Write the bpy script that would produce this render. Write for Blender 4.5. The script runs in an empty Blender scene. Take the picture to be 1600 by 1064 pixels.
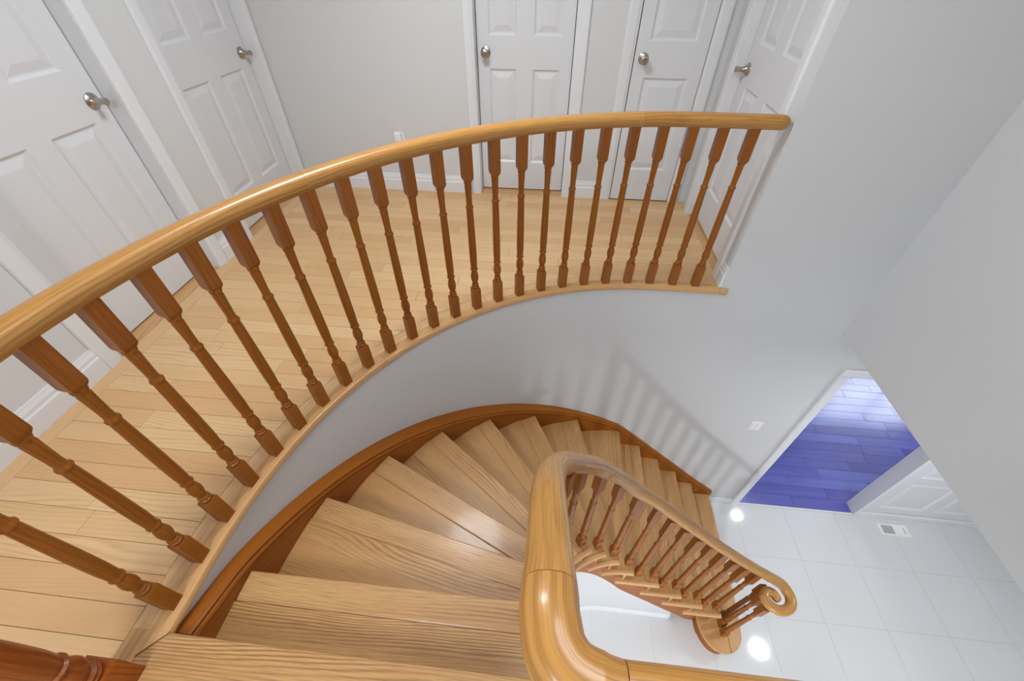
import bpy, math, random
from mathutils import Vector, Matrix
random.seed(7)
PI = math.pi
SC = bpy.context.scene
COL = SC.collection
ZL = 2.75                      # landing floor height above the tiled ground floor
RZ = ZL / 14.0                 # riser
CX, CY = .683, .354            # centre of the stair curve

# ------------------------------------------------------------------ camera
def make_camera():
    p, roll, yaw, f = .771636, -.003543, -.096541, 636.07
    fwd = Vector((math.sin(yaw)*math.cos(p), math.cos(yaw)*math.cos(p), -math.sin(p)))
    right = Vector((math.cos(yaw), -math.sin(yaw), 0))
    down = fwd.cross(right)
    r2 = right*math.cos(roll) + down*math.sin(roll)
    d2 = -right*math.sin(roll) + down*math.cos(roll)
    cam = bpy.data.objects.new('camera', bpy.data.cameras.new('camera'))
    cam.data.sensor_width = 36; cam.data.lens = f*36/1600; cam.data.clip_start = .02
    up, back = -d2, -fwd
    cam.matrix_world = Matrix(((r2.x, up.x, back.x, 0), (r2.y, up.y, back.y, 0), (r2.z, up.z, back.z, 4.25), (0, 0, 0, 1)))
    COL.objects.link(cam); SC.camera = cam
make_camera()

# ------------------------------------------------------------------ world, exposure
w = bpy.data.worlds.new('daylight'); SC.world = w; w.use_nodes = True
w.node_tree.nodes['Background'].inputs[0].default_value = (.80, .88, 1, 1)
w.node_tree.nodes['Background'].inputs[1].default_value = 14.0
SC.view_settings.view_transform = 'Standard'; SC.view_settings.look = 'None'
SC.view_settings.gamma = 1; SC.view_settings.use_curve_mapping = False
SC.view_settings.exposure = 0.04
LAMPS = [  # x, y, z, radius, watts, colour, label
    (-.60, 1.80, 5.17, .30, 26, (.885, .95, 1), 'round flush ceiling lamp over the upstairs hall'),
    (-.80, -1.15, 5.17, .42, 29, (.885, .95, 1), 'added wide round fill lamp over the head of the stairs'),  # unseen lamp, added as fill for the flat upstairs light
    (.50, .70, 5.17, .40, 6, (.885, .95, 1), 'added wide round fill lamp above the open stairwell'),  # made-up lamp, added to brighten the curved wall and the well
    (.66, -1.95, 2.43, .11, 104, (.97, .985, 1), 'round flush ceiling lamp under the landing by the entrance'),
    (3.15, 1.33, 2.43, .085, 15, (.97, .985, 1), 'round flush ceiling lamp over the tiled lower hall'),
    (3.38, 3.11, 2.43, .06, 6, (.97, .985, 1), 'small round ceiling lamp in the blue floored room'),
]

# ------------------------------------------------------------------ materials
MATS = {}
def srgb(r, g, b):
    f = lambda c: (c/255/12.92) if c/255 <= .04045 else ((c/255+.055)/1.055)**2.4
    return (f(r), f(g), f(b), 1)
class NT:
    def __init__(s, name):
        s.m = bpy.data.materials.new(name); s.m.use_nodes = True
        s.t = s.m.node_tree; s.b = s.t.nodes['Principled BSDF']; MATS[name] = s.m
    def n(s, typ, **kw):
        k = s.t.nodes.new(typ)
        for a, v in kw.items(): setattr(k, a, v)
        return k
    def l(s, a, b): s.t.links.new(a, b)
    def math(s, op, a, b=None, c=None):
        k = s.n('ShaderNodeMath', operation=op)
        for i, v in enumerate((a, b, c)):
            if v is None: continue
            if isinstance(v, (int, float)): k.inputs[i].default_value = v
            else: s.l(v, k.inputs[i])
        return k.outputs[0]
    def mix(s, fac, a, b, blend='MIX'):
        k = s.n('ShaderNodeMix', data_type='RGBA', blend_type=blend)
        if isinstance(fac, (int, float)): k.inputs[0].default_value = fac
        else: s.l(fac, k.inputs[0])
        for i, v in ((6, a), (7, b)):
            if isinstance(v, tuple): k.inputs[i].default_value = v
            else: s.l(v, k.inputs[i])
        return k.outputs[2]
    def noise(s, vec, scale, detail=2, rough=.5):
        k = s.n('ShaderNodeTexNoise'); k.inputs['Scale'].default_value = scale
        k.inputs['Detail'].default_value = detail; k.inputs['Roughness'].default_value = rough
        s.l(vec, k.inputs['Vector']); return k.outputs[0]
    def mapr(s, v, a, b, c=0, d=1):
        k = s.n('ShaderNodeMapRange'); s.l(v, k.inputs[0])
        for i, q in enumerate((a, b, c, d)): k.inputs[i+1].default_value = q
        return k.outputs[0]

def plain(name, col, rough=.5, metal=0, bump=0, bscale=200, coat=0, mott=0):
    t = NT(name); t.b.inputs['Base Color'].default_value = col
    t.b.inputs['Roughness'].default_value = rough; t.b.inputs['Metallic'].default_value = metal
    t.b.inputs['Coat Weight'].default_value = coat; t.b.inputs['Coat Roughness'].default_value = .1
    co = t.n('ShaderNodeTexCoord').outputs['Object']
    if mott:
        nz = t.noise(co, 2.3, 3)
        dark = tuple(c*(1-mott) for c in col[:3]) + (1,)
        t.l(t.mix(nz, dark, col), t.b.inputs['Base Color'])
    if bump:
        b = t.n('ShaderNodeBump'); b.inputs['Strength'].default_value = bump; b.inputs['Distance'].default_value = .002
        t.l(t.noise(co, bscale, 3), b.inputs['Height']); t.l(b.outputs[0], t.b.inputs['Normal'])
    return t.m

def wood(name, light, mid, dark, rough=.32, ring=.014, amp=5.0, ringw=.55, fine=.35, var=.35, coat=.25, alt=None, spec=.5):
    """grain runs along U of the UV map (metres); every object gets its own cut of the log and tone"""
    t = NT(name)
    uv = t.n('ShaderNodeUVMap').outputs[0]
    rnd = t.n('ShaderNodeObjectInfo').outputs['Random']
    sx = t.n('ShaderNodeSeparateXYZ'); t.l(uv, sx.inputs[0])
    u = t.math('ADD', sx.outputs[0], t.math('MULTIPLY', rnd, 61.0))
    v = t.math('ADD', sx.outputs[1], t.math('MULTIPLY', rnd, 17.0))
    def vec(a, b, c=0.0):
        k = t.n('ShaderNodeCombineXYZ')
        t.l(t.math('MULTIPLY', u, a), k.inputs[0]); t.l(t.math('MULTIPLY', v, b), k.inputs[1])
        return k.outputs[0]
    fig = t.noise(vec(.75, 3.4), 1.0, 2, .4)
    wob = t.noise(vec(2.2, 34), 1.0, 3, .55)
    ph = t.math('ADD', t.math('MULTIPLY', v, 1/ring), t.math('ADD', t.math('MULTIPLY', fig, amp*2.2), t.math('MULTIPLY', wob, 1.1)))
    sn = t.math('SINE', t.math('MULTIPLY', ph, 2*PI))
    lines = t.math('POWER', t.mapr(sn, -1, 1), 2.5)
    por = t.noise(vec(9, 420), 1.0, 2, .6)
    pores = t.mapr(por, .48, .72)
    broad = t.noise(vec(.8, 9), 1.0, 1)
    c = t.mix(t.mapr(broad, .3, .7), light, mid)
    mod = t.mapr(t.noise(vec(.9, 13), 1.0, 2), .36, .62, .12, 1)
    c = t.mix(t.math('MULTIPLY', t.math('MULTIPLY', lines, mod), ringw*1.25), c, dark)
    c = t.mix(t.math('MULTIPLY', pores, fine), c, dark)
    # tone from piece to piece
    wn = t.n('ShaderNodeTexWhiteNoise', noise_dimensions='1D'); t.l(rnd, wn.inputs['W'])
    c = t.mix(t.math('MULTIPLY', wn.outputs[0], var), c, alt or mid, 'MIX' if alt else 'MULTIPLY')
    t.l(c, t.b.inputs['Base Color'])
    t.l(t.math('ADD', t.math('MULTIPLY', pores, .12), rough), t.b.inputs['Roughness'])
    t.b.inputs['Coat Weight'].default_value = coat; t.b.inputs['Coat Roughness'].default_value = .12
    t.b.inputs['Specular IOR Level'].default_value = spec
    b = t.n('ShaderNodeBump'); b.inputs['Strength'].default_value = .12; b.inputs['Distance'].default_value = .0008
    b.invert = True
    t.l(pores, b.inputs['Height']); t.l(b.outputs[0], t.b.inputs['Normal'])
    return t.m

plain('wall_paint', srgb(211, 213, 215), .62, bump=.05, bscale=350, mott=.02)
plain('ceiling_paint', srgb(240, 240, 238), .8)
plain('trim_white', srgb(224, 226, 230), .35)
plain('door_white', srgb(218, 220, 224), .38, bump=.04, bscale=90)
plain('nickel', srgb(176, 170, 160), .25, metal=1)
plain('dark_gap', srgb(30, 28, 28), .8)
plain('plastic_white', srgb(238, 238, 238), .3)
plain('vent_dark', srgb(60, 60, 62), .6)
plain('grout', srgb(196, 197, 198), .7)
plain('tile', srgb(216, 217, 218), .07, mott=.03)
plain('subfloor', srgb(120, 90, 60), .8)
wood('oak_floor', srgb(226, 192, 147), srgb(218, 180, 131), srgb(194, 149, 98), rough=.36, ring=.018, amp=7, ringw=.45, fine=.3, var=.75, coat=.12, alt=srgb(205, 157, 106))
wood('oak_border', srgb(212, 168, 115), srgb(202, 154, 99), srgb(165, 114, 65), rough=.36, ring=.016, amp=8, ringw=.45, fine=.35, var=.3, coat=.15, alt=srgb(198, 146, 90))
wood('oak_tread', srgb(203, 160, 107), srgb(190, 144, 90), srgb(122, 77, 36), rough=.36, ring=.0125, amp=9, ringw=.6, fine=.6, var=.5, coat=.18, alt=srgb(192, 142, 84))
wood('oak_stringer', srgb(166, 98, 26), srgb(152, 84, 17), srgb(112, 56, 7), rough=.4, ring=.02, ringw=.35, fine=.3, var=.3, coat=.05, alt=srgb(152, 84, 18), spec=.25)
wood('oak_rail', srgb(194, 144, 78), srgb(182, 131, 64), srgb(128, 80, 32), rough=.30, ring=.014, ringw=.45, fine=.7, var=.2, coat=.25, alt=srgb(182, 129, 62), spec=.4)
wood('oak_baluster', srgb(156, 94, 27), srgb(142, 80, 17), srgb(92, 46, 7), rough=.38, ring=.011, ringw=.35, fine=.5, var=.35, coat=.08, alt=srgb(142, 80, 19), spec=.3)
wood('oak_newel', srgb(158, 84, 24), srgb(142, 68, 14), srgb(92, 40, 6), rough=.34, ring=.016, ringw=.4, fine=.4, var=.2, coat=.15, alt=srgb(146, 72, 16), spec=.3)
wood('blue_plank', srgb(110, 118, 200), srgb(94, 101, 186), srgb(60, 60, 142), rough=.2, ring=.016, ringw=.35, fine=.3, var=.85, coat=.3, alt=srgb(76, 72, 152))
def glow(name, col, s):
    t = NT(name); t.b.inputs['Base Color'].default_value = (1, 1, 1, 1)
    t.b.inputs['Emission Color'].default_value = col; t.b.inputs['Emission Strength'].default_value = s
glow('lamp_glass', (.95, .98, 1, 1), 6)
t_ = NT('clear_glass'); t_.b.inputs['Transmission Weight'].default_value = 1; t_.b.inputs['Roughness'].default_value = 0; t_.b.inputs['IOR'].default_value = 1.02

# ------------------------------------------------------------------ mesh helpers
class MB:
    def __init__(s): s.v, s.f, s.uv = [], [], []
    def face(s, pts, uvs):
        i = len(s.v); s.v += [tuple(p) for p in pts]; s.f.append(tuple(range(i, i+len(pts)))); s.uv.append(list(uvs))
    def box(s, x0, x1, y0, y1, z0, z1, g='x'):
        P = [Vector((x, y, z)) for x in (x0, x1) for y in (y0, y1) for z in (z0, z1)]
        def uvof(p):
            a = {'x': 0, 'y': 1, 'z': 2}[g]; o = [i for i in range(3) if i != a]
            return a, o
        a, o = uvof(None)
        for q in ((0, 1, 3, 2), (4, 6, 7, 5), (0, 4, 5, 1), (2, 3, 7, 6), (0, 2, 6, 4), (1, 5, 7, 3)):
            pts = [P[i] for i in q]
            s.face(pts, [(p[a], p[o[0]] + p[o[1]]) for p in pts])
    def prism(s, poly, z0, z1, d=(1, 0)):
        """vertical prism over a counter-clockwise 2D outline; grain along d"""
        uvf = lambda p, z: (p[0]*d[0]+p[1]*d[1], -p[0]*d[1]+p[1]*d[0]+z)
        n = len(poly)
        s.face([(p[0], p[1], z1) for p in poly], [uvf(p, z1) for p in poly])
        s.face([(p[0], p[1], z0) for p in reversed(poly)], [uvf(p, z0) for p in reversed(poly)])
        for i in range(n):
            a, b = poly[i], poly[(i+1) % n]
            s.face([(a[0], a[1], z0), (b[0], b[1], z0), (b[0], b[1], z1), (a[0], a[1], z1)],
                   [uvf(a, z0), uvf(b, z0), uvf(b, z1), uvf(a, z1)])
    def rings(s, R, us, closed=True, cap=True, flip=False):
        """skin consecutive rings of points; u along, v round"""
        m = len(R[0])
        vs = [0]
        for j in range(m): vs.append(vs[-1] + (Vector(R[0][(j+1) % m])-Vector(R[0][j])).length)
        k = m if closed else m-1
        for i in range(len(R)-1):
            for j in range(k):
                j2 = (j+1) % m
                q = [R[i][j], R[i][j2], R[i+1][j2], R[i+1][j]]; t = [(us[i], vs[j]), (us[i], vs[j+1]), (us[i+1], vs[j+1]), (us[i+1], vs[j])]
                if flip: q.reverse(); t.reverse()
                s.face(q, t)
        if cap and closed:
            for r, rev in ((R[0], not flip), (R[-1], flip)):
                r = list(r)
                c = sum((Vector(p) for p in r), Vector())/len(r)
                t = [((Vector(p)-c).x, (Vector(p)-c).y+(Vector(p)-c).z) for p in r]
                if rev: r.reverse(); t.reverse()
                s.face(r, t)
    def lathe(s, prof, seg=16, c=(0, 0)):
        R = [[(c[0]+r*math.cos(2*PI*j/seg), c[1]+r*math.sin(2*PI*j/seg), z) for j in range(seg)] for r, z in prof]
        s.rings(R, [z for r, z in prof])
    def mesh(s, name, smooth=0, merge=True):
        m = bpy.data.meshes.new(name); m.from_pydata(s.v, [], s.f)
        l = m.uv_layers.new(name='UVMap'); k = 0
        for f in s.uv:
            for t in f: l.data[k].uv = t; k += 1
        if merge:
            import bmesh
            b = bmesh.new(); b.from_mesh(m); bmesh.ops.remove_doubles(b, verts=b.verts, dist=1e-5)
            bmesh.ops.recalc_face_normals(b, faces=b.faces)
            b.to_mesh(m); b.free()
        if smooth:
            m.polygons.foreach_set('use_smooth', [True]*len(m.polygons))
            m.set_sharp_from_angle(angle=math.radians(smooth))
        m.update(); return m

def obj(name, mesh, mat, parent=None, loc=(0, 0, 0), rz=0, bevel=0):
    if isinstance(mesh, MB): mesh = mesh.mesh(name)
    if mat and not mesh.materials: mesh.materials.append(MATS[mat])
    o = bpy.data.objects.new(name, mesh); COL.objects.link(o)
    o.location = loc; o.rotation_euler = (0, 0, rz); o.parent = parent
    if bevel:
        b = o.modifiers.new('bevel', 'BEVEL'); b.width = bevel; b.segments = 2; b.limit_method = 'ANGLE'; b.angle_limit = .6
    return o
def empty(name, loc=(0, 0, 0), rz=0):
    o = bpy.data.objects.new(name, None); COL.objects.link(o); o.location = loc; o.rotation_euler = (0, 0, rz)
    o.empty_display_size = .1; return o
def tag(o, label, cat, group=None):
    o['label'] = label; o['category'] = cat
    if group: o['group'] = group
    return o
def struct(o, label=None):
    o['kind'] = 'structure'
    if label: o['label'] = label
    return o
def boxes(name, lst, mat, parent=None, g='x', bevel=0):
    m = MB()
    for b in lst: m.box(*b, g=g)
    return obj(name, m, mat, parent, bevel=bevel)

# ------------------------------------------------------------------ plan curves
def pol(r, deg): a = math.radians(deg); return Vector((CX+r*math.cos(a), CY+r*math.sin(a)))
def curve_path(r, y0, x1, step=2.5, rfun=None):
    """plan polyline: straight up the left side, quarter round the stair centre, straight to the right"""
    pts = []
    rr = (lambda a: r) if rfun is None else rfun
    if y0 < CY: pts.append(Vector((CX-rr(180), y0)))
    a = 180.0
    while a > 90.01: pts.append(pol(rr(a), a)); a -= step
    pts.append(pol(rr(90), 90))
    if x1 > CX: pts.append(Vector((x1, CY+rr(90))))
    return pts
class Path:
    def __init__(s, pts):
        s.p = pts; s.s = [0]
        for a, b in zip(pts, pts[1:]): s.s.append(s.s[-1]+(b-a).length)
        s.len = s.s[-1]
    def at(s, t):
        t = max(0, min(s.len-1e-6, t))
        for i in range(len(s.p)-1):
            if t <= s.s[i+1]:
                return s.p[i].lerp(s.p[i+1], (t-s.s[i])/(s.s[i+1]-s.s[i]))
    def tan(s, t):
        a, b = s.at(max(0, t-.01)), s.at(min(s.len, t+.01)); return (b-a).normalized()
    def near(s, q):
        best = (9, 0)
        for i in range(len(s.p)-1):
            a, b = s.p[i], s.p[i+1]; k = max(0, min(1, (q-a).dot(b-a)/(b-a).length_squared))
            d = (a.lerp(b, k)-q).length
            if d < best[0]: best = (d, s.s[i]+k*(b-a).length)
        return best[1]
def interp(x, xs, ys):
    if x <= xs[0]: return ys[0]
    for i in range(len(xs)-1):
        if x <= xs[i+1]: return ys[i]+(ys[i+1]-ys[i])*(x-xs[i])/(xs[i+1]-xs[i])
    return ys[-1]
RW = 1.766; YW = CY+RW       # radius of the curved wall, plane of the straight wall beyond it
XR = 1.937                   # upper right wall
XH = 1.075                   # right wall of the upstairs hall
YB = 3.29                    # back wall of the upstairs hall
XL = -2.10                   # left wall

# ------------------------------------------------------------------ the setting
def wall_with_openings(name, axis, pos, thick, a0, a1, z0, z1, ops, mat='wall_paint', label=None):
    """axis 'x': wall runs along x at y = pos..pos+thick; ops = (from, to, top) openings standing at z0"""
    L = []; cur = a0
    def add(a, b, c, d):
        if b-a < 1e-4 or d-c < 1e-4: return
        lo, hi = min(pos, pos+thick), max(pos, pos+thick)
        L.append((a, b, lo, hi, c, d) if axis == 'x' else (lo, hi, a, b, c, d))
    for (p, q, t, zb) in sorted(ops):
        add(cur, p, z0, z1); add(p, q, z0, zb); add(p, q, t, z1); cur = q
    add(cur, a1, z0, z1)
    return struct(boxes(name, L, mat), label)
TH = .14
D1 = (1.212, 2.024); D2 = (2.405, 3.232); D3 = (-.583, .09); D4 = (.478, .946); D5 = (2.29, 3.08)
wall_with_openings('wall_left', 'y', XL, -TH, -2.4, YB+TH, 0, 5.19, [(D1[0], D1[1], ZL+2.05, ZL-.021), (D2[0], D2[1], ZL+2.05, ZL-.021)], label='grey painted wall on the left')
wall_with_openings('wall_back', 'x', YB, TH, XL, XH+TH, ZL-.3, 5.19, [(D3[0], D3[1], ZL+2.05, ZL-.021), (D4[0], D4[1], ZL+2.05, ZL-.021)], label='grey painted back wall of the upstairs hall')
wall_with_openings('wall_hall_right', 'y', XH, TH, YW+.13, YB, ZL-.3, 5.19, [(D5[0], D5[1], ZL+2.05, ZL-.021)], label='white edged wall with a door beside the balcony end')
struct(boxes('wall_stairwell', [(XH, XR+.12, YW, YW+.13, 2.45, 5.19), (XH, 2.19, YW, YW+.13, 0, 2.45), (2.19, 4.62, YW, YW+.13, 2.07, 2.45), (4.62, 5.1, YW, YW+.13, 0, 2.45)], 'wall_paint'), 'tall grey wall at the foot of the stairs')
struct(boxes('wall_right', [(XR, XR+.12, -2.4, YW, 2.45, 5.19)], 'wall_paint'), 'pale upper wall hanging over the lower hall')
struct(boxes('wall_front', [(XL, 5.1, -2.54, -2.4, 0, 5.19)], 'wall_paint'))
struct(boxes('wall_lower_right', [(5.1, 5.2, -2.4, YW+.13, 0, 2.45)], 'wall_paint'))
struct(boxes('ceiling_upper', [(XL-TH, XR+.12, -2.54, YB+TH, 5.19, 5.3)], 'ceiling_paint'))
struct(boxes('ceiling_lower', [(XR+.12, 5.2, -2.54, YW+.13, 2.45, 2.75)], 'ceiling_paint'))
# curved wall under the balcony
def curved_wall():
    m = MB(); P = curve_path(RW, -.6, XH, 2.0); O = curve_path(RW+.1, -.6, XH, 2.0)
    R = [[(a.x, a.y, 0), (a.x, a.y, ZL-.036), (b.x, b.y, ZL-.036), (b.x, b.y, 0)] for a, b in zip(P, O)]
    m.rings(R, list(range(len(R))))
    return struct(obj('wall_curved', m.mesh('wall_curved', 40), 'wall_paint'), 'curved grey wall under the balcony along the stairs')
curved_wall()

# slabs of the upper storey (carry the planks)
def slab(name, poly, z0, z1, mat):
    m = MB(); m.prism(poly, z0, z1); return obj(name, m, mat)
edge = [p for p in curve_path(RW+.1, .06, XH, 3)]
hall_poly = [(XL, .06)] + [(p.x, p.y) for p in edge] + [(XH, YB), (XL, YB)]
FL = struct(slab('floor_upper', hall_poly, ZL-.3, ZL-.02, 'subfloor'), 'light oak strip floor of the upstairs landing')
near_poly = [(XL, -2.4), (XR, -2.4), (XR, .085), (.06, .085), (.06, .135), (-1.06, .135), (-1.06, .06), (XL, .06)]
NL = struct(slab('floor_stair_head', near_poly, ZL-.3, ZL-.02, 'ceiling_paint'), 'oak floor at the head of the stairs')

# oak strips
PW = .0885; RB = 1.862
def xmax_at(y):
    if y >= CY+RB: return XH
    if y <= CY: return CX-RB
    return CX-math.sqrt(RB*RB-(y-CY)**2)
def plank(poly, name='plank', mat='oak_floor', parent=FL, z=ZL, d=(1, 0), t=.018, bev=.0012):
    m = MB(); m.prism(poly, z-t, z, d)
    return obj(name, m, mat, parent, bevel=bev)
XBL = -2.015
rnd = random.Random(11)
k = -11
while True:
    y0 = .131+PW*k; y1 = min(y0+PW, YB-.002)
    if y0 > YB-.02: break
    k += 1
    if y0 < .04:
        continue
    xs = [XBL]
    lim = xmax_at((y0+y1)/2)
    x = XBL + rnd.uniform(.25, 1.0)
    if abs(y0-.396) < .045: x = -1.59
    while x < lim-.25:
        xs.append(x); x += rnd.uniform(.45, 1.25)
    # right edge follows the curve
    for i, a in enumerate(xs):
        e = .0006
        if i+1 < len(xs): poly = [(a+e, y0+e), (xs[i+1]-e, y0+e), (xs[i+1]-e, y1-e), (a+e, y1-e)]
        else:
            n = 5
            if y0 < CY+RB < y1: ys = [y0+e+(CY+RB-.0005-y0-e)*j/n for j in range(n+1)] + [CY+RB+.0005, y1-e]
            else: ys = [y0+e+(y1-y0-2*e)*j/n for j in range(n+1)]
            poly = [(a+e, y0+e)] + [(xmax_at(yy)-e, yy) for yy in ys] + [(a+e, y1-e)]
        plank(poly)
# strip along the left wall, two bent boards along the balcony edge
plank([(XL+.002, .06), (XBL-.001, .06), (XBL-.001, YB-.003), (XL+.002, YB-.003)], 'border_strip', d=(0, 1))
def bent(name, r0, r1, a0, a1, z0, z1, mat, parent, ext0=None, ext1=None, nose=False):
    """board bent to the balcony curve between two radii"""
    n = max(2, int(abs(a0-a1)/3)); S = []
    if ext0 is not None: S.append((180, ext0))
    for i in range(n+1): S.append((a0+(a1-a0)*i/n, None))
    if ext1 is not None: S.append((90, ext1))
    def pt(r, s):
        a, e = s
        if e is None: return pol(r, a)
        return Vector((CX-r, e)) if a == 180 else Vector((e, CY+r))
    if nose:
        prof = [(r1, z0), (r1, z1), (r0+.012, z1), (r0+.004, z1-.004), (r0, z1-.012), (r0, z0+.010), (r0+.005, z0+.003), (r0+.014, z0)]
    else: prof = [(r1, z0), (r1, z1), (r0, z1), (r0, z0)]
    R = []; us = []; u = 0; last = None
    for s in S:
        R.append([(pt(r, s).x, pt(r, s).y, z) for r, z in prof]); c = pt((r0+r1)/2, s)
        if last is not None: u += (c-last).length
        last = c; us.append(u)
    m = MB(); m.rings(R, us)
    return obj(name, m.mesh(name, 35), mat, parent)
cuts = [180, 152, 124, 100, 90]
for i in range(4):
    bent('border_strip', 1.803, RB-.001, cuts[i]-.02, cuts[i+1]+.02, ZL-.018, ZL-.0005, 'oak_floor', FL, ext0=.06 if i == 0 else None, ext1=XH-.002 if i == 3 else None)
cuts = [180, 146, 113, 90]
for i in range(3):
    bent('nosing_board', 1.743, 1.802, cuts[i]-.02, cuts[i+1]+.02, ZL-.036, ZL, 'oak_border', FL, ext0=.165 if i == 0 else None, ext1=XH-.01 if i == 2 else None, nose=True)
# curled end of the nosing at the wall corner
m = MB(); m.prism([(XH-.01, YW-.020), (XH+.03, YW-.028), (XH+.045, YW-.012), (XH+.04, YW-.001), (XH-.01, YW-.001)], ZL-.036, ZL)
obj('nosing_board', m, 'oak_border', FL, bevel=.006)
# boards at the head of the stairs
plank([(-1.060, .165), (-1.195, .020), (.062, .020), (.062, .165)], 'nosing_board', 'oak_tread', NL, bev=.008, t=.034)
plank([(-1.0605, .1652), (-1.1192, .1652), (-1.1788, .1652), (-1.1788, .0382)], 'border_strip', 'oak_border', NL, d=(0, 1))
y = .019; k = 0
while y > -1.6:
    y0 = y-PW; x = XL+.002; rr = random.Random(int(k+50))
    while x < XR-.01:
        x1 = min(XR-.002, x+rr.uniform(.6, 1.3))
        if x1 > XR-.3: x1 = XR-.002
        plank([(x+.0006, y0+.0006), (x1-.0006, y0+.0006), (x1-.0006, y-.0006), (x+.0006, y-.0006)], parent=NL)
        x = x1
    y = y0; k += 1
plank([(XL+.002, .0196), (-1.196, .0196), (-1.180, .0372), (-1.180, .0594), (XL+.002, .0594)], parent=NL)
plank([(.063, .0196), (XR-.002, .0196), (XR-.002, .105), (.063, .105)], 'nosing_board', 'oak_border', NL, bev=.008, t=.034)

# baseboards of the upstairs hall
def baseboard(name, a, b, z, n, h=.135, t=.016):
    """straight base board from a to b (plan), n = plan normal into the room; stepped and coved top"""
    a, b, n = Vector(a), Vector(b), Vector(n)
    prof = [(0, 0), (t, 0), (t, h*.62), (t*.72, h*.68), (t*.72, h*.80), (t*.45, h*.90), (t*.3, h), (0, h)]
    R = [[(p.x+n.x*q, p.y+n.y*q, z+r) for q, r in prof] for p in (a, b)]
    m = MB(); m.rings(R, [0, (b-a).length]); return struct(obj(name, m, 'trim_white'))
CW = .078
baseboard('baseboard_left', (XL, -2.3), (XL, D1[0]-CW), ZL, (1, 0))
baseboard('baseboard_left_middle', (XL, D1[1]+CW), (XL, D2[0]-CW), ZL, (1, 0))
baseboard('baseboard_back', (XL, YB), (D3[0]-CW, YB), ZL, (0, -1))
baseboard('baseboard_back_middle', (D3[1]+CW, YB), (D4[0]-CW, YB), ZL, (0, -1))
baseboard('baseboard_hall_right', (XH, YW+.004), (XH, D5[0]-CW), ZL, (-1, 0))
baseboard('baseboard_stairwell', (1.862, YW), (2.12, YW), 0, (0, -1), h=.09)
baseboard('baseboard_lower_right', (5.1, -2.3), (5.1, YW), 0, (-1, 0), h=.1)

# ------------------------------------------------------------------ doors
def panel_mesh(w, h, depth=.011):
    m = MB()
    def ring(i, y): return [(i, y, i), (w-i, y, i), (w-i, y, h-i), (i, y, h-i)]
    R = [ring(0, 0), ring(.004, -.004), ring(.013, -depth), ring(.020, -depth), ring(.052, -.003), ring(.056, -.0025)]
    for a, b in zip(R, R[1:]):
        for j in range(4):
            q = [a[j], a[(j+1) % 4], b[(j+1) % 4], b[j]]; m.face(q, [(p[2], p[0]) for p in q])
    m.face(R[-1], [(p[2], p[0]) for p in R[-1]])
    return m
def handle(parent, x, z, y, kind):
    """round rose with a turned knob (or tapered lever knob) standing out along +y"""
    prof = {'knob': [(.0, .0), (.034, 0), (.034, .004), (.026, .009), (.013, .012), (.011, .032), (.016, .038), (.025, .046), (.0275, .056), (.024, .066), (.014, .071), (.012, .069), (0, .069)],
            'lever': [(.0, .0), (.036, 0), (.035, .005), (.027, .011), (.020, .020), (.014, .030), (.0125, .058), (.016, .066), (.015, .074), (.0, .075)]}[kind]
    m = MB(); R = []
    for r, t in prof:
        R.append([(x+r*math.cos(2*PI*j/20), y+t, z+r*math.sin(2*PI*j/20)) for j in range(20)])
    m.rings(R, [t for r, t in prof], cap=False)
    if kind == 'lever':
        pass
    return obj('door_knob' if kind == 'knob' else 'door_handle', m.mesh('door_knob', 40), 'nickel', parent)
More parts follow.
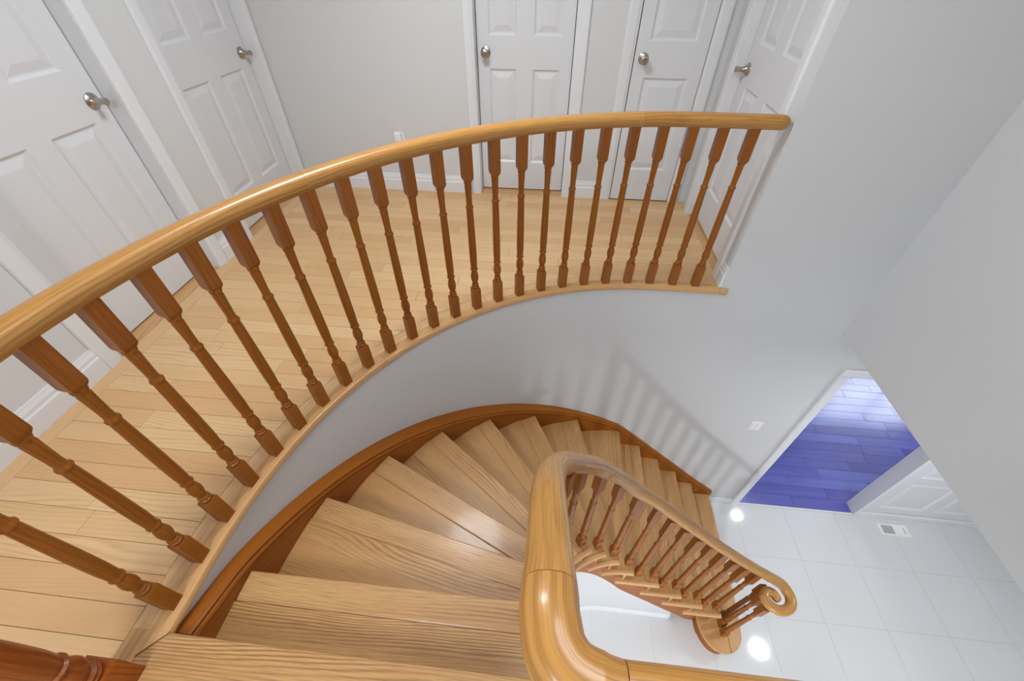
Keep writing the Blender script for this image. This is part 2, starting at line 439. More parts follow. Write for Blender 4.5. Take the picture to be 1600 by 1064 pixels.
def door(name, label, loc, rz, w, recess, cols, knobside, kind, rows=((.24, .885), (1.095, 1.70), (1.80, 1.925)), casing=(CW, CW), stile=.108, mid=.112, lever_z=.965, h=2.035, thick=.035, jamb=True):
    """local x across the opening, +y out of the wall towards the viewer"""
    D = struct(empty(name, loc, rz), label)
    # leaf: stiles and rails round the panel openings
    inner = w-.006-2*stile
    pw = (inner-mid*(cols-1))/cols
    px = [.003+stile+i*(pw+mid) for i in range(cols)]
    yf, yb = -recess, -recess-thick
    g_ = .0075
    L = []; cur = g_
    for x in px: L.append((cur, x, yb, yf, .008, h)); cur = x+pw
    L.append((cur, w-g_, yb, yf, .008, h))
    zz = .008
    for a, b in list(rows)+[(h, None)]:
        for x in px: L.append((x, x+pw, yb, yf, zz, a))
        zz = b
    leaf = boxes('door_leaf', L, 'door_white', D, g='z')
    for a, b in rows:
        pm = panel_mesh(pw, b-a).mesh('panel')
        for x in px: obj('panel', pm, 'door_white', leaf, loc=(x, yf, a))
    m = MB(); m.box(.003+stile, w-.003-stile, yb, yb+.012, .01+.2, h-.1)
    obj('panel_back', m, 'door_white', leaf)
    boxes('light_block_plate', [(0, w, -TH-.012, -TH, -.02, h+.014)], 'dark_gap', D)  # dark plate added behind the opening to stop sky light leaking in
    boxes('door_sill', [(0, w, -TH, 0, -.02, -.0006)], 'oak_border', D)
    boxes('gap_shade_strip', [(.0028, w-.0028, yb+.004, yb+.008, 0, .0078), (.0028, g_, yb+.004, yf-.012, 0, h), (w-g_, w-.0028, yb+.004, yf-.012, 0, h)], 'dark_gap', D)  # dark strips standing in for the shade in the gaps round the leaf
    if knobside:
        kx = .065 if knobside == 'l' else w-.065
        handle(leaf, kx, lever_z, yf, kind)
    if jamb:
        j = .016
        for nm, b in (('door_jamb', (0, .0028, -TH, .002, 0, h+.012)), ('door_jamb', (w-.0028, w, -TH, .002, 0, h+.012)), ('door_jamb', (0, w, -TH, .002, h+.003, h+.014))):
            boxes(nm, [b], 'trim_white', D)
    # moulded casing
    def cas(x0, x1, flip):
        ww = abs(x1-x0)
        prof = [(0, 0), (0, .008), (.012, .011), (.018, .015), (ww-.014, .018), (ww-.004, .016), (ww, .010), (ww, 0)]
        m = MB()
        R = [[(x0+(x1-x0)*q/ww, r+.0005, z) for q, r in prof] for z in (0, h+.012+CW)]
        m.rings(R, [0, h]); obj('casing', m, 'trim_white', D)
    if casing[0]: cas(0, -casing[0], True)
    if casing[1]: cas(w, w+casing[1], False)
    boxes('casing', [(-.001, w+.001, .0005, .017, h+.012, h+.012+CW)], 'trim_white', D, bevel=.003)
    return D
# left wall: local +y must look to +x  -> rotate by -90 degrees: local x runs towards -y
door('door_1', 'white six panel door nearest the camera on the left wall', (XL, D1[1], ZL), -PI/2, D1[1]-D1[0], .085, 2, 'l', 'lever')
door('door_2', 'white six panel door on the left wall in the far corner', (XL, D2[1], ZL), -PI/2, D2[1]-D2[0], .078, 2, 'l', 'lever', casing=(.052, CW))
# back wall: local +y looks to -y -> rotate by 180: local x runs towards -x
door('door_3', 'white six panel door with round knob in the middle of the back wall', (D3[1], YB, ZL), PI, D3[1]-D3[0], .095, 2, 'r', 'knob', rows=((.225, .868), (1.06, 1.66), (1.76, 1.9)), casing=(.082, .064), stile=.085, mid=.118)
door('door_4', 'narrow white single panel closet door at the right of the back wall', (D4[1], YB, ZL), PI, D4[1]-D4[0], -.012, 1, 'r', 'knob', rows=((.245, .857), (1.06, 1.66), (1.76, 1.9)), casing=(.078, .078), stile=.083)
# right wall: local +y looks to -x -> rotate by +90: local x runs towards +y
door('door_5', 'white panelled door seen edge-on beside the balcony rail end', (XH, D5[0], ZL), PI/2, D5[1]-D5[0], .052, 2, 'r', 'lever')
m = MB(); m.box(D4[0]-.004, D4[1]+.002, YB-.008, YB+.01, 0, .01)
obj('sill_shade_strip', m, 'dark_gap', FL, loc=(0, 0, ZL))  # shade below the closet leaf, put in as a dark strip

# ------------------------------------------------------------------ ground floor
GF = struct(boxes('floor_lower', [(XL, 5.1, -2.4, YW+.02, -.06, -.002)], 'grout'), 'glossy white tiled floor of the lower hall')
tm = None; T = .51; x0, y0 = 2.66-10*T, YW-.005-10*T
tb = MB(); tb.box(0.0012, T-.0012, .0012, T-.0012, -.01, 0)
tmesh = tb.mesh('tile')
for i in range(-1, 15):
    for j in range(3, 10):
        X, Y = x0+i*T, y0+j*T
        if X < XL or X > 4.7: continue
        obj('tile', tmesh, 'tile', GF, loc=(X, Y, 0))
# blue room beyond the doorway
BR = struct(boxes('floor_room', [(.9, 7.3, YW+.02, 4.9, -.06, -.012)], 'vent_dark'), 'blue glossy plank floor beyond the doorway')
bw = .122; rr = random.Random(5); y = YW+.022; r_ = 0
while y < 4.88:
    x = 1.4 - rr.uniform(0, .8)
    while x < 7.2:
        ln = rr.uniform(.45, 1.1)
        m = MB(); m.box(x+.0008, min(7.25, x+ln)-.0008, y+.0008, min(4.89, y+bw)-.0008, -.012, -.001)
        if x+ln > 2.0 and x < 5.6: obj('plank', m, 'blue_plank', BR, bevel=.0015)
        else: obj('plank', m, 'blue_plank', BR)
        x += ln
    y += bw
wall_with_openings('wall_room_back', 'x', 4.9, .12, .9, 7.3, 0, 2.45, [(5.0, 6.75, 2.1, .75)])
struct(boxes('wall_room_left', [(.8, .9, YW+.13, 5.02, 0, 2.45)], 'wall_paint'))
struct(boxes('wall_room_right', [(7.3, 7.4, YW+.02, 5.02, 0, 2.45)], 'wall_paint'))
struct(boxes('wall_room_front', [(5.2, 7.3, YW, YW+.13, 0, 2.45)], 'wall_paint'))
struct(boxes('ceiling_room', [(.9, 7.3, YW+.13, 4.9, 2.45, 2.449+.2)], 'ceiling_paint'))
W1 = struct(empty('window_1', (5.0, 4.9, .75)), 'bright window of the blue floored room')
for b in ((0, .05, .02, .10, 0, 1.35), (1.70, 1.75, .02, .10, 0, 1.35), (.05, 1.70, .02, .10, 0, .05), (.05, 1.70, .02, .10, 1.30, 1.35), (.85, .90, .03, .09, .05, 1.30)):
    boxes('window_frame', [b], 'trim_white', W1)
for b in ((.05, .85, .055, .06, .05, 1.30), (.90, 1.70, .055, .06, .05, 1.30)): boxes('pane', [b], 'clear_glass', W1)
# doorway: moulded casing, jambs, fixed panelled leaf to its right
DW = struct(empty('door_6', (2.19, YW, 0)), 'white framed doorway with a closed panelled leaf at the foot of the stairs')
def casing_bar(x0, x1, z0, z1, vertical, parent):
    m = MB()
    prof = [(0, 0), (0, .012), (.010, .018), (.030, .016), (.036, .022), (.060, .024), (.070, .018), (.070, 0)]
    if vertical: R = [[(x0+(x1-x0)*q/.07, -r, z) for q, r in prof] for z in (z0, z1)]
    else: R = [[(x, -r, z0+(z1-z0)*q/.07) for q, r in prof] for x in (x0, x1)]
    m.rings(R, [0, 1]); return obj('casing', m, 'trim_white', parent)
casing_bar(0, -.07, 0, 2.07, True, DW)
casing_bar(-.07, 2.44, 2.07, 2.14, False, DW)
boxes('door_jamb', [(0, .02, .0, .13, 0, 2.07)], 'trim_white', DW)
boxes('door_jamb', [(1.176, 1.212, -.004, .13, 0, 2.05)], 'trim_white', DW)
boxes('door_jamb', [(.02, 2.43, 0, .13, 2.05, 2.07)], 'trim_white', DW)
boxes('threshold', [(.02, 1.176, -.002, .012, -.004, .004)], 'trim_white', DW)
def leaf_fixed():
    wv = 1.21; xs = [(.105, .52), (.62, 1.105)]; rows = [(.20, .70), (.80, 1.42), (1.52, 1.93)]
    L = [(0, .105, 0, .04, .01, 2.05), (.52, .62, 0, .04, .01, 2.05), (1.105, wv, 0, .04, .01, 2.05)]
    zz = .01
    for a, b in rows+[(2.05, None)]:
        for x0, x1 in xs: L.append((x0, x1, 0, .04, zz, a))
        zz = b
    o = boxes('door_leaf', L, 'door_white', DW, g='z'); o.location = (1.212, .004, 0)
    for a, b in rows:
        for x0, x1 in xs:
            p = panel_mesh(x1-x0, b-a, .016)
            p.v = [(x1-x0-q[0], -q[1], q[2]) for q in p.v]
            obj('panel', p, 'door_white', o, loc=(x0, 0, a))
    boxes('kick_rail', [(1.212, 2.43, -.014, .004, 0, .085)], 'trim_white', DW, bevel=.006)
leaf_fixed()

def catmull(P, per=8):
    out = []
    for i in range(len(P)-1):
        p0, p1, p2, p3 = P[max(0, i-1)], P[i], P[i+1], P[min(len(P)-1, i+2)]
        for j in range(per):
            t = j/per
            out.append(.5*((2*p1)+(p2-p0)*t+(2*p0-5*p1+4*p2-p3)*t*t+(3*p1-p0-3*p2+p3)*t*t*t))
    out.append(P[-1]); return out
# ------------------------------------------------------------------ staircase
NX = 13
TO = [178.4-12.95*i for i in range(8)]            # where the nosings meet the wall stringer
RO_A = [87, 100, 113, 127, 139, 152, 165, 181]; RO_R = [1.747, 1.728, 1.703, 1.69, 1.685, 1.69, 1.70, 1.713]
ro = lambda a: interp(a, RO_A, RO_R)
OP = Path(curve_path(0, -.1, 1.95, 2.0, ro))
RI = .622
IP = Path(curve_path(RI, -.1, 1.95, 3.0))
nos_o, nos_i = [], []
so = [OP.near(Vector((-1.03, .165)))]; si = [IP.near(Vector((.061, .165)))]
inner_pts = [(.063, .40), (.10, .57), (.163, .69), (.255, .80), (.375, .88), (.49, .945), (.615, .974), (.748, .976), (.966, .976), (1.178, .976), (1.393, .976), (1.603, .976), (1.834, .976)]
outer_pts = [pol(ro(a), a) for a in TO[:7]] + [Vector((x, 2.1)) for x in (.75, .966, 1.178, 1.393, 1.603, 1.834)]
outer_pts[0] = Vector((CX-1.713, .398))
for k in range(NX):
    so.append(OP.near(Vector(outer_pts[k]))); si.append(IP.near(Vector(inner_pts[k])))
zt = [ZL-RZ*k for k in range(15)]                 # zt[0] landing, zt[k] tread k
def noz(s, S):  # nosing line height along a path
    return interp(s, S, zt[:len(S)])
ST = tag(empty('staircase', (.6, 1.2, 0)), 'curved oak staircase winding down from the landing to the white tiles', 'staircase')
SL = Vector((-.6, -1.2, 0))
def sobj(name, m, mat, parent, smooth=0, bevel=0, top=True):
    if smooth: m = m.mesh(name, smooth)
    return obj(name, m, mat, parent, loc=SL if top else (0, 0, 0), bevel=bevel)
OV = .032
def clip(poly, a, n, keep):
    """keep the part of a polygon with (p-a).n <= keep"""
    out = []
    for i in range(len(poly)):
        p, q = poly[i], poly[(i+1) % len(poly)]
        dp, dq = (p-a).dot(n)-keep, (q-a).dot(n)-keep
        if dp <= 0: out.append(p)
        if (dp < 0 < dq) or (dq < 0 < dp): out.append(p.lerp(q, dp/(dp-dq)))
    return out
def area(p): return .5*sum(p[i].x*p[(i+1) % len(p)].y-p[(i+1) % len(p)].x*p[i].y for i in range(len(p)))
def tread(k):
    z = zt[k]
    o0, o1, i0, i1 = so[k-1]-OV, so[k], si[k-1]-OV*.9, si[k]
    O = [OP.at(o0+(o1-o0)*j/6) for j in range(7)]
    I = [IP.at(i0+(i1-i0)*j/6) for j in range(7)]
    A, B = O[-1], I[-1]; d = (B-A).normalized(); n = Vector((-d.y, d.x))
    if n.dot((A+B)/2-(O[0]+I[0])/2) < 0: n = -n      # n points down the stairs
    poly = O+I[::-1]
    if area(poly) < 0: poly.reverse()
    T_ = empty('tread'); T_.parent = ST; T_.location = SL
    depth = max((A-p).dot(n) for p in poly)
    w0 = .075 + .03*((k*37) % 5)/5; edges = [0]
    rk = random.Random(k*3+1)
    while edges[-1] < depth:
        edges.append(edges[-1]+rk.uniform(.085, .15))
    for a, b in zip(edges, edges[1:]):
        pc = clip([p.copy() for p in poly], A, -n, b-.00012)
        pc = clip(pc, A, n, -(a+(0 if a == 0 else .00012)))
        if len(pc) < 3 or abs(area(pc)) < .0006: continue
        if area(pc) < 0: pc.reverse()
        m = MB(); m.prism([(p.x, p.y) for p in pc], z-.03, z, (d.x, d.y))
        obj('board', m, 'oak_tread', T_, bevel=.007 if a == 0 else .0003)
    # return nosing on the open end, with its mitred front and the small overhang at the back
    if k >= 1 and k != 13:
        e0 = si[k-1]-OV-.06 if k > 5 else si[k-1]-OV-.02
        R = []; us = []
        for j in range(7):
            s = e0+(si[k]-e0)*j/6
            p = IP.at(s); t = IP.tan(s); nn = Vector((t.y, -t.x))   # towards the well
            q = [(0, -.03), (.020, -.03), (.026, -.024), (.027, -.012), (.022, -.003), (.014, 0.0006), (0, .0006)]
            R.append([(p.x+nn.x*a, p.y+nn.y*a, z+b) for a, b in q]); us.append(s)
        m = MB(); m.rings(R, us); obj('return_nosing', m.mesh('return_nosing', 40), 'oak_border', T_)
    return T_
for k in range(1, NX): tread(k)
# curtail step at the bottom
def curtail():
    z = zt[13]
    arc = [(1.834, 2.092), (1.834, 1.30), (1.828, 1.08), (1.816, .925), (1.796, .845), (1.740, .780), (1.665, .752), (1.585, .766), (1.53, .808), (1.493, .87), (1.474, .948), (1.474, 1.0), (1.49, 1.02), (1.57, 1.02), (1.57, 2.092)]
    T_ = empty('tread'); T_.parent = ST; T_.location = SL
    P = [Vector(arc[0])] + catmull([Vector(p) for p in arc[1:12]], 4) + [Vector(p) for p in arc[12:]]
    P.reverse()
    for nm, x0, x1 in (('board', 1.1, 1.7), ('board', 1.7, 1.9)):
        pc = clip(P, Vector((x1, 0)), Vector((1, 0)), 0); pc = clip(pc, Vector((x0, 0)), Vector((-1, 0)), 0)
        if area(pc) < 0: pc.reverse()
        m = MB(); m.prism([(p.x, p.y) for p in pc], z-.032, z, (0, 1)); obj(nm, m, 'oak_tread', T_, bevel=.010 if x1 > 1.8 else .008)
    c = Vector((1.50, .9))
    Q = [(1.655+(p.x-1.655)*.84, p.y+(.028 if p.y < .9 else 0)) for p in P]
    if area([Vector(q) for q in Q]) < 0: Q.reverse()
    m = MB(); m.prism(Q, .001, z-.032, (0, 1)); obj('step_block', m, 'oak_stringer', T_)
curtail()
# risers
for k in range(0, NX):
    a, b = OP.at(so[k]-OV), IP.at(si[k]-OV*.9); a2, b2 = OP.at(so[k]-OV-.02), IP.at(si[k]-OV*.9-.018)
    m = MB(); P = [Vector(p) for p in ((a.x, a.y), (b.x, b.y), (b2.x, b2.y), (a2.x, a2.y))]
    if area(P) < 0: P.reverse()
    d = (b-a).normalized(); zb, ztop = zt[k+1], zt[k]-.031
    n_ = len(P)
    for i in range(n_):
        p, q = P[i], P[(i+1) % n_]
        pts = [(p.x, p.y, zb), (q.x, q.y, zb), (q.x, q.y, ztop), (p.x, p.y, ztop)]
        m.face(pts, [(x*d.x+y_*d.y, z_) for x, y_, z_ in pts])
    sobj('riser', m, 'oak_tread', ST)
# wall stringer
def outer_stringer():
    R, us = [], []
    s0, s1 = OP.near(Vector((-1.03, .172))), OP.near(Vector((1.856, 2.1)))
    N = 64
    for j in range(N+1):
        s = s0+(s1-s0)*j/N; p = OP.at(s); t = OP.tan(s); n = Vector((-t.y, t.x))    # outwards, to the wall
        ang = math.degrees(math.atan2(p.y-CY, p.x-CX))
        rw = (RW-.002)-((p-Vector((CX, CY))).length if (p.x < CX and p.y > CY) else (CX-p.x if p.y <= CY else p.y-CY))
        nz = noz(s, so)
        if s > so[13]: nz = zt[13]-(s-so[13])*.9
        top = interp(s, so, [2.703-.068+.0]+zt[1:len(so)])+.068 if s <= so[13] else nz+.068
        lid = ZL-.038
        bot = max(.002, nz-.30)
        c = min(top, lid)
        q = [(0, bot), (0, c-.052), (.005, c-.049), (.005, c-.043), (-.006, c-.040), (-.010, c-.030), (-.006, c-.020), (.003, c-.017), (.003, c-.012), (-.003, c-.009), (-.003, c-.003), (.004, c), (rw, c), (rw, bot)]
        R.append([(p.x+n.x*a, p.y+n.y*a, z) for a, z in q]); us.append(s)
    m = MB(); m.rings(R, us); sobj('wall_stringer', m, 'oak_stringer', ST, smooth=40)
outer_stringer()
# open stringer on the well side: notched top, smooth bottom
SD = .535
IS = Path(curve_path(RI+.028, -.1, 1.95, 3.0)); IS2 = Path(curve_path(RI+.062, -.1, 1.95, 3.0))
def inner_stringer():
    m = MB()
    for k in range(1, NX):
        s0, s1 = si[k-1]-OV*.9, si[k]-OV*.9
        n = 4
        for j in range(n):
            a, b = s0+(s1-s0)*j/n, s0+(s1-s0)*(j+1)/n
            za, zb = noz(a, si)-SD, noz(b, si)-SD
            za, zb = max(.002, za), max(.002, zb)
            zt_ = zt[k]-.031
            if k == 12 and zt_ < za: continue
            pa, pb = IS.at(IS.near(IP.at(a))), IS.at(IS.near(IP.at(b))); qa, qb = IS2.at(IS2.near(IP.at(a))), IS2.at(IS2.near(IP.at(b)))
            F = [[(pa.x, pa.y, za), (pb.x, pb.y, zb), (pb.x, pb.y, zt_), (pa.x, pa.y, zt_)],
                 [(qb.x, qb.y, zb), (qa.x, qa.y, za), (qa.x, qa.y, zt_), (qb.x, qb.y, zt_)],
                 [(pa.x, pa.y, za), (qa.x, qa.y, za), (qb.x, qb.y, zb), (pb.x, pb.y, zb)],
                 [(pa.x, pa.y, zt_), (pb.x, pb.y, zt_), (qb.x, qb.y, zt_), (qa.x, qa.y, zt_)]]
            for f, uvp in zip(F, ((a, b, b, a), (b, a, a, b), (a, a, b, b), (a, b, b, a))):
                m.face(f, [(u, p[2]) for u, p in zip(uvp, f)])
    me = m.mesh('open_stringer', 30); return obj('open_stringer', me, 'oak_stringer', ST, loc=SL)
inner_stringer()
# plastered soffit wall under the open stringer, with its base board
def under_wall():
    m = MB(); mb = MB(); R = []; Rb = []; us = []
    s0, s1 = IS.near(Vector((.05, .36))), IS.near(Vector((1.29, 1.0)))
    P1 = Path(curve_path(RI+.034, -.1, 1.95, 3.0)); P2 = Path(curve_path(RI+.058, -.1, 1.95, 3.0))
    N = 48
    for j in range(N+1):
        s = s0+(s1-s0)*j/N; pc = IS.at(s); p = P1.at(P1.near(pc)); q = P2.at(P2.near(pc)); t = IS.tan(s); n = Vector((t.y, -t.x))
        zz = max(.004, noz(IP.near(pc), si)-SD+.02)
        R.append([(p.x, p.y, 0), (q.x, q.y, 0), (q.x, q.y, zz), (p.x, p.y, zz)]); us.append(s)
        hb = min(.085, zz)
        Rb.append([(p.x+n.x*a, p.y+n.y*a, z) for a, z in ((0, 0), (.016, 0), (.016, hb*.7), (.010, hb*.85), (.004, hb), (0, hb))])
    m.rings(R, us); mb.rings(Rb, us)
    o = struct(obj('wall_under_stairs', m.mesh('wall_under_stairs', 40), 'wall_paint'), 'white wall closing in the space under the stairs')
    struct(obj('baseboard_under_stairs', mb.mesh('baseboard_under_stairs', 40), 'trim_white'))
under_wall()

# ------------------------------------------------------------------ balusters
def baluster_mesh(h, sq=.043, k=1.0, b=.14, top=None, name='baluster'):
    """square foot, vase, slim tapering shaft with a bead, long square head; total height h"""
    m = MB(); s = sq/2*k
    top = (h-.735) if top is None else top
    z1 = h-top
    ch = .006
    def sqr(r, z, c=0): return [(-r, -r, z), (r, -r, z), (r, r, z), (-r, r, z)]
    m.rings([sqr(s, 0), sqr(s, b-ch), sqr(s-.004, b)], [0, b-ch, b])
    T_ = [(.0150, b-.002), (.0195, b+.004), (.0200, b+.010), (.0150, b+.014), (.0185, b+.019), (.0185, b+.023), (.0135, b+.028), (.0150, b+.036), (.0195, b+.055), (.0210, b+.072), (.0185, b+.092), (.0140, b+.108), (.0130, b+.113), (.0195, b+.118), (.0200, b+.124), (.0165, b+.129)]
    zb = b+.135; ze = z1-.135
    T_ += [(.0172, zb), (.0188, zb+(ze-zb)*.15), (.0186, zb+(ze-zb)*.45), (.0160, ze-.006), (.0155, ze), (.0185, ze+.005), (.0190, ze+.011), (.0150, ze+.017), (.0138, ze+.022), (.0138, ze+.04), (.0150, ze+.08), (.0164, z1-.022), (.0148, z1-.016), (.0180, z1-.010), (.0185, z1-.002), (.0150, z1+.006)]
    m.lathe([(r*k, z) for r, z in T_], 14)
    m.rings([sqr(s-.006, z1), sqr(s-.001, z1+.010), sqr(s, z1+.018), sqr(s, h)], [z1, z1+.01, z1+.018, h])
    return m.mesh(name, 50)
HB = .892                                # underside of the level rail above the landing
BRL = tag(empty('balcony_railing', (-1.1, .2, ZL)), 'curved oak balcony railing with turned balusters around the upstairs landing', 'railing')
def place(o, parent):
    o.parent = parent; o.location = Vector(o.location)-parent.location
BP = Path(curve_path(1.787, .0, 1.03, 2.0))
bmesh_ = baluster_mesh(HB+.004)
s_first = BP.near(Vector((-1.104, .239)))
for i in range(24):
    s = s_first+i*.1374; p = BP.at(s); t = BP.tan(s)
    o = obj('baluster', bmesh_, 'oak_baluster', None, loc=(p.x, p.y, ZL+.0005), rz=math.atan2(t.y, t.x)); place(o, BRL)
# handrail profile: half width, height over the underside
def rail_prof(wd=.064, ht=.060):
    a, b = wd/2, ht
    return [(-a*.62, 0), (a*.62, 0), (a*.70, b*.10), (a*.86, b*.20), (a, b*.36), (a, b*.58), (a*.93, b*.74), (a*.76, b*.88), (a*.45, b*.97), (0, b), (-a*.45, b*.97), (-a*.76, b*.88), (-a*.93, b*.74), (-a, b*.58), (-a, b*.36), (-a*.86, b*.20), (-a*.70, b*.10)]
def rail_sweep(pts, prof, scale=None, round_end=(False, False), plumb=False):
    """sweep along 3D points; returns MB.  pts are on the underside line"""
    m = MB(); R = []; us = []; u = 0
    n = len(pts)
    for i, p in enumerate(pts):
        t = (pts[min(n-1, i+1)]-pts[max(0, i-1)]).normalized()
        side = t.cross(Vector((0, 0, 1))).normalized(); up = side.cross(t).normalized()
        if i: u += (pts[i]-pts[i-1]).length
        k = scale[i] if scale else 1
        h = max(q[1] for q in prof)
        R.append([tuple(p+side*a*k+up*((b-h/2)*k+h/2)) for a, b in prof]); us.append(u)
    def endcap(ring, d):
        c = sum((Vector(q) for q in ring), Vector())/len(ring); out = []
        for f, g in ((.93, .010), (.78, .020), (.5, .028), (.2, .031)):
            out.append([tuple(c+(Vector(q)-c)*f+d*g) for q in ring])
        return out
    if round_end[1]:
        d = (pts[-1]-pts[-2]).normalized()
        for r in endcap(R[-1], d): R.append(r); us.append(us[-1]+.008)
    if round_end[0]:
        d = (pts[0]-pts[1]).normalized(); e = endcap(R[0], d)
        R = e[::-1]+R; us = [us[0]-.03+.007*i for i in range(4)]+us
    m.rings(R, us); return m
L_ = BP.len
def balcony_seg(s0, s1, ends):
    N = max(4, int((s1-s0)/.05)); pts = []
    for j in range(N+1):
        p = BP.at(s0+(s1-s0)*j/N); pts.append(Vector((p.x, p.y, ZL+HB)))
    m = rail_sweep(pts, rail_prof(), round_end=ends)
    o = obj('handrail', m.mesh('handrail', 60), 'oak_rail', None); place(o, BRL)
sj = [0.0, BP.near(Vector((-.86, 1.30))), BP.near(Vector((.40, 2.12))), L_]
for i in range(3): balcony_seg(sj[i]+(.0007 if i else 0), sj[i+1]-(.0007 if i < 2 else 0), (False, i == 2))
nm = baluster_mesh(HB+.003, sq=.092/1.9, k=1.9, b=.125, name='newel_post')
o = obj('newel_post', nm, 'oak_newel', None, loc=(-1.114, .036, ZL)); place(o, BRL)

# ------------------------------------------------------------------ stair railing
SRL = tag(empty('stair_railing', (1.5, 1.0, 0)), 'oak stair handrail with balusters ending in a scrolled volute', 'railing')
hr = .030
C3 = lambda *a: Vector((a[0], a[1], a[2]-hr))
level = [C3(1.93, .06, 3.668), C3(1.0, .06, 3.668), C3(.5, .058, 3.668), C3(.3, .058, 3.668), C3(.2, .058, 3.668), C3(.155, .058, 3.668), C3(.118, .058, 3.668)]
corner = [C3(.118, .058, 3.668), C3(.090, .060, 3.668), C3(.062, .070, 3.668), C3(.044, .090, 3.667), C3(.037, .115, 3.663), C3(.035, .140, 3.652)]
steep = [C3(.035, .140, 3.652), C3(.035, .18, 3.625), C3(.035, .25, 3.57), C3(.036, .34, 3.49), C3(.042, .43, 3.39), C3(.060, .53, 3.26), C3(.097, .64, 3.10), C3(.16, .755, 2.91), C3(.245, .85, 2.74), C3(.30, .893, 2.64)]
mid = [C3(.30, .893, 2.64), C3(.345, .922, 2.563), C3(.44, .970, 2.42), C3(.52, .997, 2.29)]
low = [C3(.52, .997, 2.29), C3(.645, 1.018, 2.155), C3(.788, 1.028, 1.995), C3(.964, 1.03, 1.815), C3(1.201, 1.03, 1.582), C3(1.461, 1.03, 1.343), C3(1.60, 1.03, 1.225)]
VZ = 1.04
vol = [C3(1.60, 1.03, 1.225), C3(1.662, 1.031, 1.168), C3(1.73, 1.032, 1.11), C3(1.793, 1.018, 1.065), C3(1.829, .970, VZ+.004), C3(1.822, .917, VZ), C3(1.780, .880, VZ), C3(1.722, .874, VZ), C3(1.672, .903, VZ), C3(1.660, .950, VZ), C3(1.688, .983, VZ), C3(1.725, .972, VZ), C3(1.738, .945, VZ)]
segs = [('handrail', level, .066), ('handrail_corner', corner, .075), ('handrail', steep, .070), ('handrail', mid, .064), ('handrail', low, .062), ('volute', vol, .067)]
KP = []; KW = []; marks = [0]
for nm_, P, wd in segs:
    for q in (P if not KP else P[1:]): KP.append(q); KW.append(wd)
    marks.append(len(KP)-1)
PER = 8
RP = catmull(KP, PER); RS = [interp(i/PER, list(range(len(KW))), KW)/.064 for i in range(len(RP))]
n_ = len(RP)
for i in range(n_):                                   # the scroll thins out towards its eye
    f_ = (i-marks[5]*PER)/(n_-1-marks[5]*PER)
    if f_ > .45: RS[i] *= 1-.16*(f_-.45)/.55
def rail_ring(i, shift=0):
    p = RP[i]; t = (RP[min(n_-1, i+1)]-RP[max(0, i-1)]).normalized()
    side = t.cross(Vector((0, 0, 1))).normalized(); up = side.cross(t).normalized(); k_ = RS[i]
    return [tuple(p+t*shift+side*a*k_+up*((b-.03)*k_+.03)) for a, b in rail_prof()]
cum = [0]
for a, b in zip(RP, RP[1:]): cum.append(cum[-1]+(b-a).length)
for si_, (nm_, P, wd) in enumerate(segs):
    a, b = marks[si_]*PER, marks[si_+1]*PER
    g0, g1 = (.0006 if si_ else 0), (-.0006 if si_ < 5 else 0)
    R = [rail_ring(i, g0 if i == a else g1 if i == b else 0) for i in range(a, b+1)]; us = cum[a:b+1]
    if nm_ == 'volute':
        d = (RP[-1]-RP[-2]).normalized(); c = sum((Vector(q) for q in R[-1]), Vector())/len(R[-1]); last = R[-1]
        for f, g in ((.93, .008), (.78, .016), (.5, .022), (.2, .024)): R.append([tuple(c+(Vector(q)-c)*f+d*g) for q in last]); us = us+[us[-1]+.006]
    m = MB(); m.rings(R, us)
    o = obj(nm_, m.mesh(nm_, 60), 'oak_rail', None); place(o, SRL)
allp = RP[marks[1]*PER:marks[5]*PER+4*PER]
def rail_z(x, y):
    best = min(allp, key=lambda q: (q.x-x)**2+(q.y-y)**2); return best.z
def stair_baluster(x, y, z, ztop=None, rz=0):
    top = (rail_z(x, y) if ztop is None else ztop)+.012
    h = top-z
    o = obj('baluster', baluster_mesh(h, sq=.043, b=.10, top=min(.26, max(.12, h-.66))), 'oak_baluster', None, loc=(x, y, z+.0005), rz=rz); place(o, SRL)
for k in range(1, 8):
    s = si[k]-.035; p = IP.at(s); t = IP.tan(s); n = Vector((-t.y, t.x)); q = p+n*(.026 if k < 4 else .045)
    stair_baluster(q.x, q.y, zt[k], rz=math.atan2(t.y, t.x))
for k in range(8, 13):
    xn = OP.at(so[k]).x
    for dx in (.145, .038): stair_baluster(xn-dx, 1.026, zt[k])
for x, y in ((1.688, 1.012), (1.660, .952), (1.660, .888)):
    stair_baluster(x, y, zt[13], VZ-hr-.006) if x < 1.8 else None
for x in (.30, .45, .60, .75, .90, 1.05, 1.20, 1.35, 1.50, 1.65, 1.80):
    o = obj('baluster', bmesh_, 'oak_baluster', None, loc=(x, .045, ZL+.0005)); place(o, SRL); o.scale = (1, 1, (3.668-hr-ZL+.003)/(HB+.004))

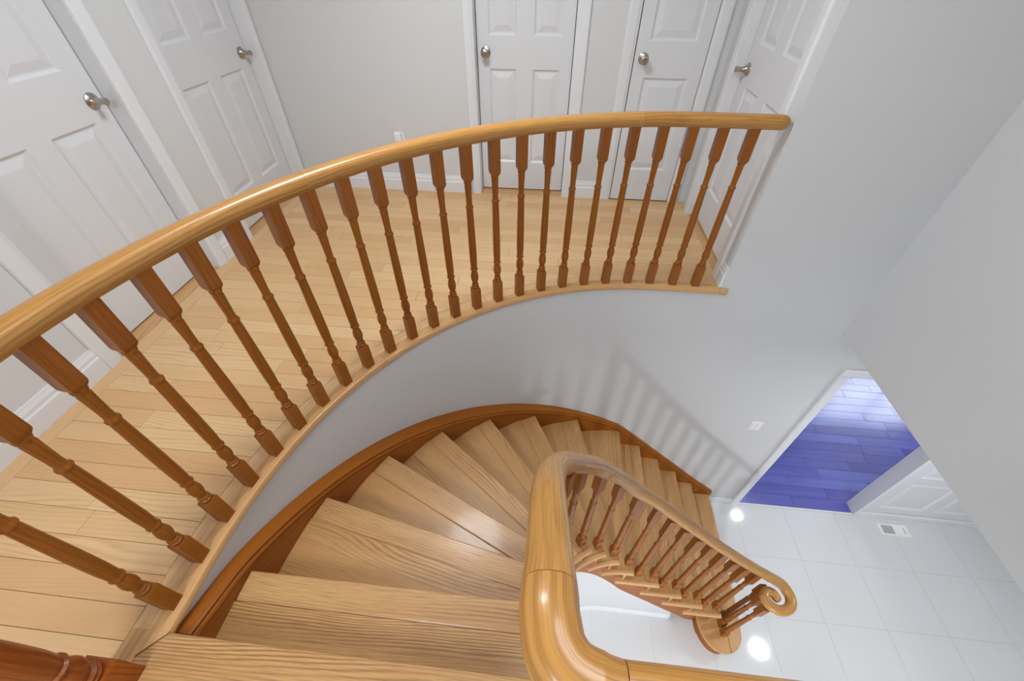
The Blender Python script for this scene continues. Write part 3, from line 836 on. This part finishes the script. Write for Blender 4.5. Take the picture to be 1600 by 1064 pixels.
# ------------------------------------------------------------------ small things
def rounded_plate(name, loc, w, h, t, mat, rz=0, parent=None):
    return boxes(name, [(-w/2, w/2, -t, 0, -h/2, h/2)], mat, parent, bevel=.002)
WO = tag(empty('wall_outlet', (-1.205, YB, ZL+.40)), 'white outlet plate low on the back wall above the baseboard', 'outlet')
rounded_plate('cover_plate', None, .072, .115, .006, 'plastic_white', parent=WO)
o = boxes('socket', [(-.017, .017, -.008, -.006, -.042, -.012)], 'plastic_white', WO, bevel=.002)
PA = tag(empty('plug_adapter', (-1.205, YB-.0085, ZL+.43)), 'small white plug-in adapter in the outlet on the back wall', 'adapter')
boxes('adapter_body', [(-.030, .022, -.042, 0, -.034, .030)], 'plastic_white', PA, bevel=.006)
boxes('prong_face', [(-.018, .010, -.044, -.042, -.012, .012)], 'vent_dark', PA).scale = (1, .5, 1)
LS = tag(empty('light_switch', (1.825, YW, 1.395)), 'white double light switch on the wall above the stair foot', 'switch')
rounded_plate('cover_plate', None, .095, .115, .006, 'plastic_white', parent=LS)
for x in (-.022, .022): boxes('rocker', [(x-.016, x+.016, -.0095, -.006, -.033, .033)], 'plastic_white', LS, bevel=.0015)
FV = tag(empty('floor_vent', (3.705, 1.995, .0005)), 'white slotted floor vent in the grey tiles by the doorway', 'vent')
for b in ((-.14, .14, -.057, -.042, 0, .006), (-.14, .14, .042, .057, 0, .006), (-.14, -.115, -.042, .042, 0, .006), (.115, .14, -.042, .042, 0, .006)):
    boxes('frame', [b], 'plastic_white', FV, bevel=.0015)
boxes('back_plate', [(-.115, .0, -.042, .042, 0, .0012)], 'vent_dark', FV)
boxes('damper', [(.0, .115, -.042, .042, 0, .003)], 'plastic_white', FV)
boxes('damper_slot', [(.098, .103, -.03, .03, .003, .0034)], 'vent_dark', FV)
for i in range(9): boxes('slat', [(-.112+i*.0128, -.112+i*.0128+.0045, -.042, .042, .0012, .0045)], 'plastic_white', FV)
# ------------------------------------------------------------------ lamps
for x, y, z, r, wt, lc, lab in LAMPS:
    E_ = tag(empty('ceiling_lamp', (x, y, z)), lab, 'lamp')
    m = MB(); m.lathe([(0, .018), (r+.02, .018), (r+.02, .0), (r+.005, -.012), (0, -.012)], 28); obj('lamp_base', m.mesh('lamp_base', 40), 'trim_white', E_)
    m = MB(); m.lathe([(r, -.0125), (r*.98, -.02), (r*.7, -.030), (0, -.034)], 28); obj('diffuser', m.mesh('diffuser', 60), 'lamp_glass', E_)
    ld = bpy.data.lights.new('lamp_light', 'AREA'); ld.shape = 'DISK'; ld.size = r*2; ld.energy = wt; ld.color = lc
    lo = bpy.data.objects.new('lamp_light', ld); COL.objects.link(lo); lo.parent = E_; lo.location = (0, 0, -.04)
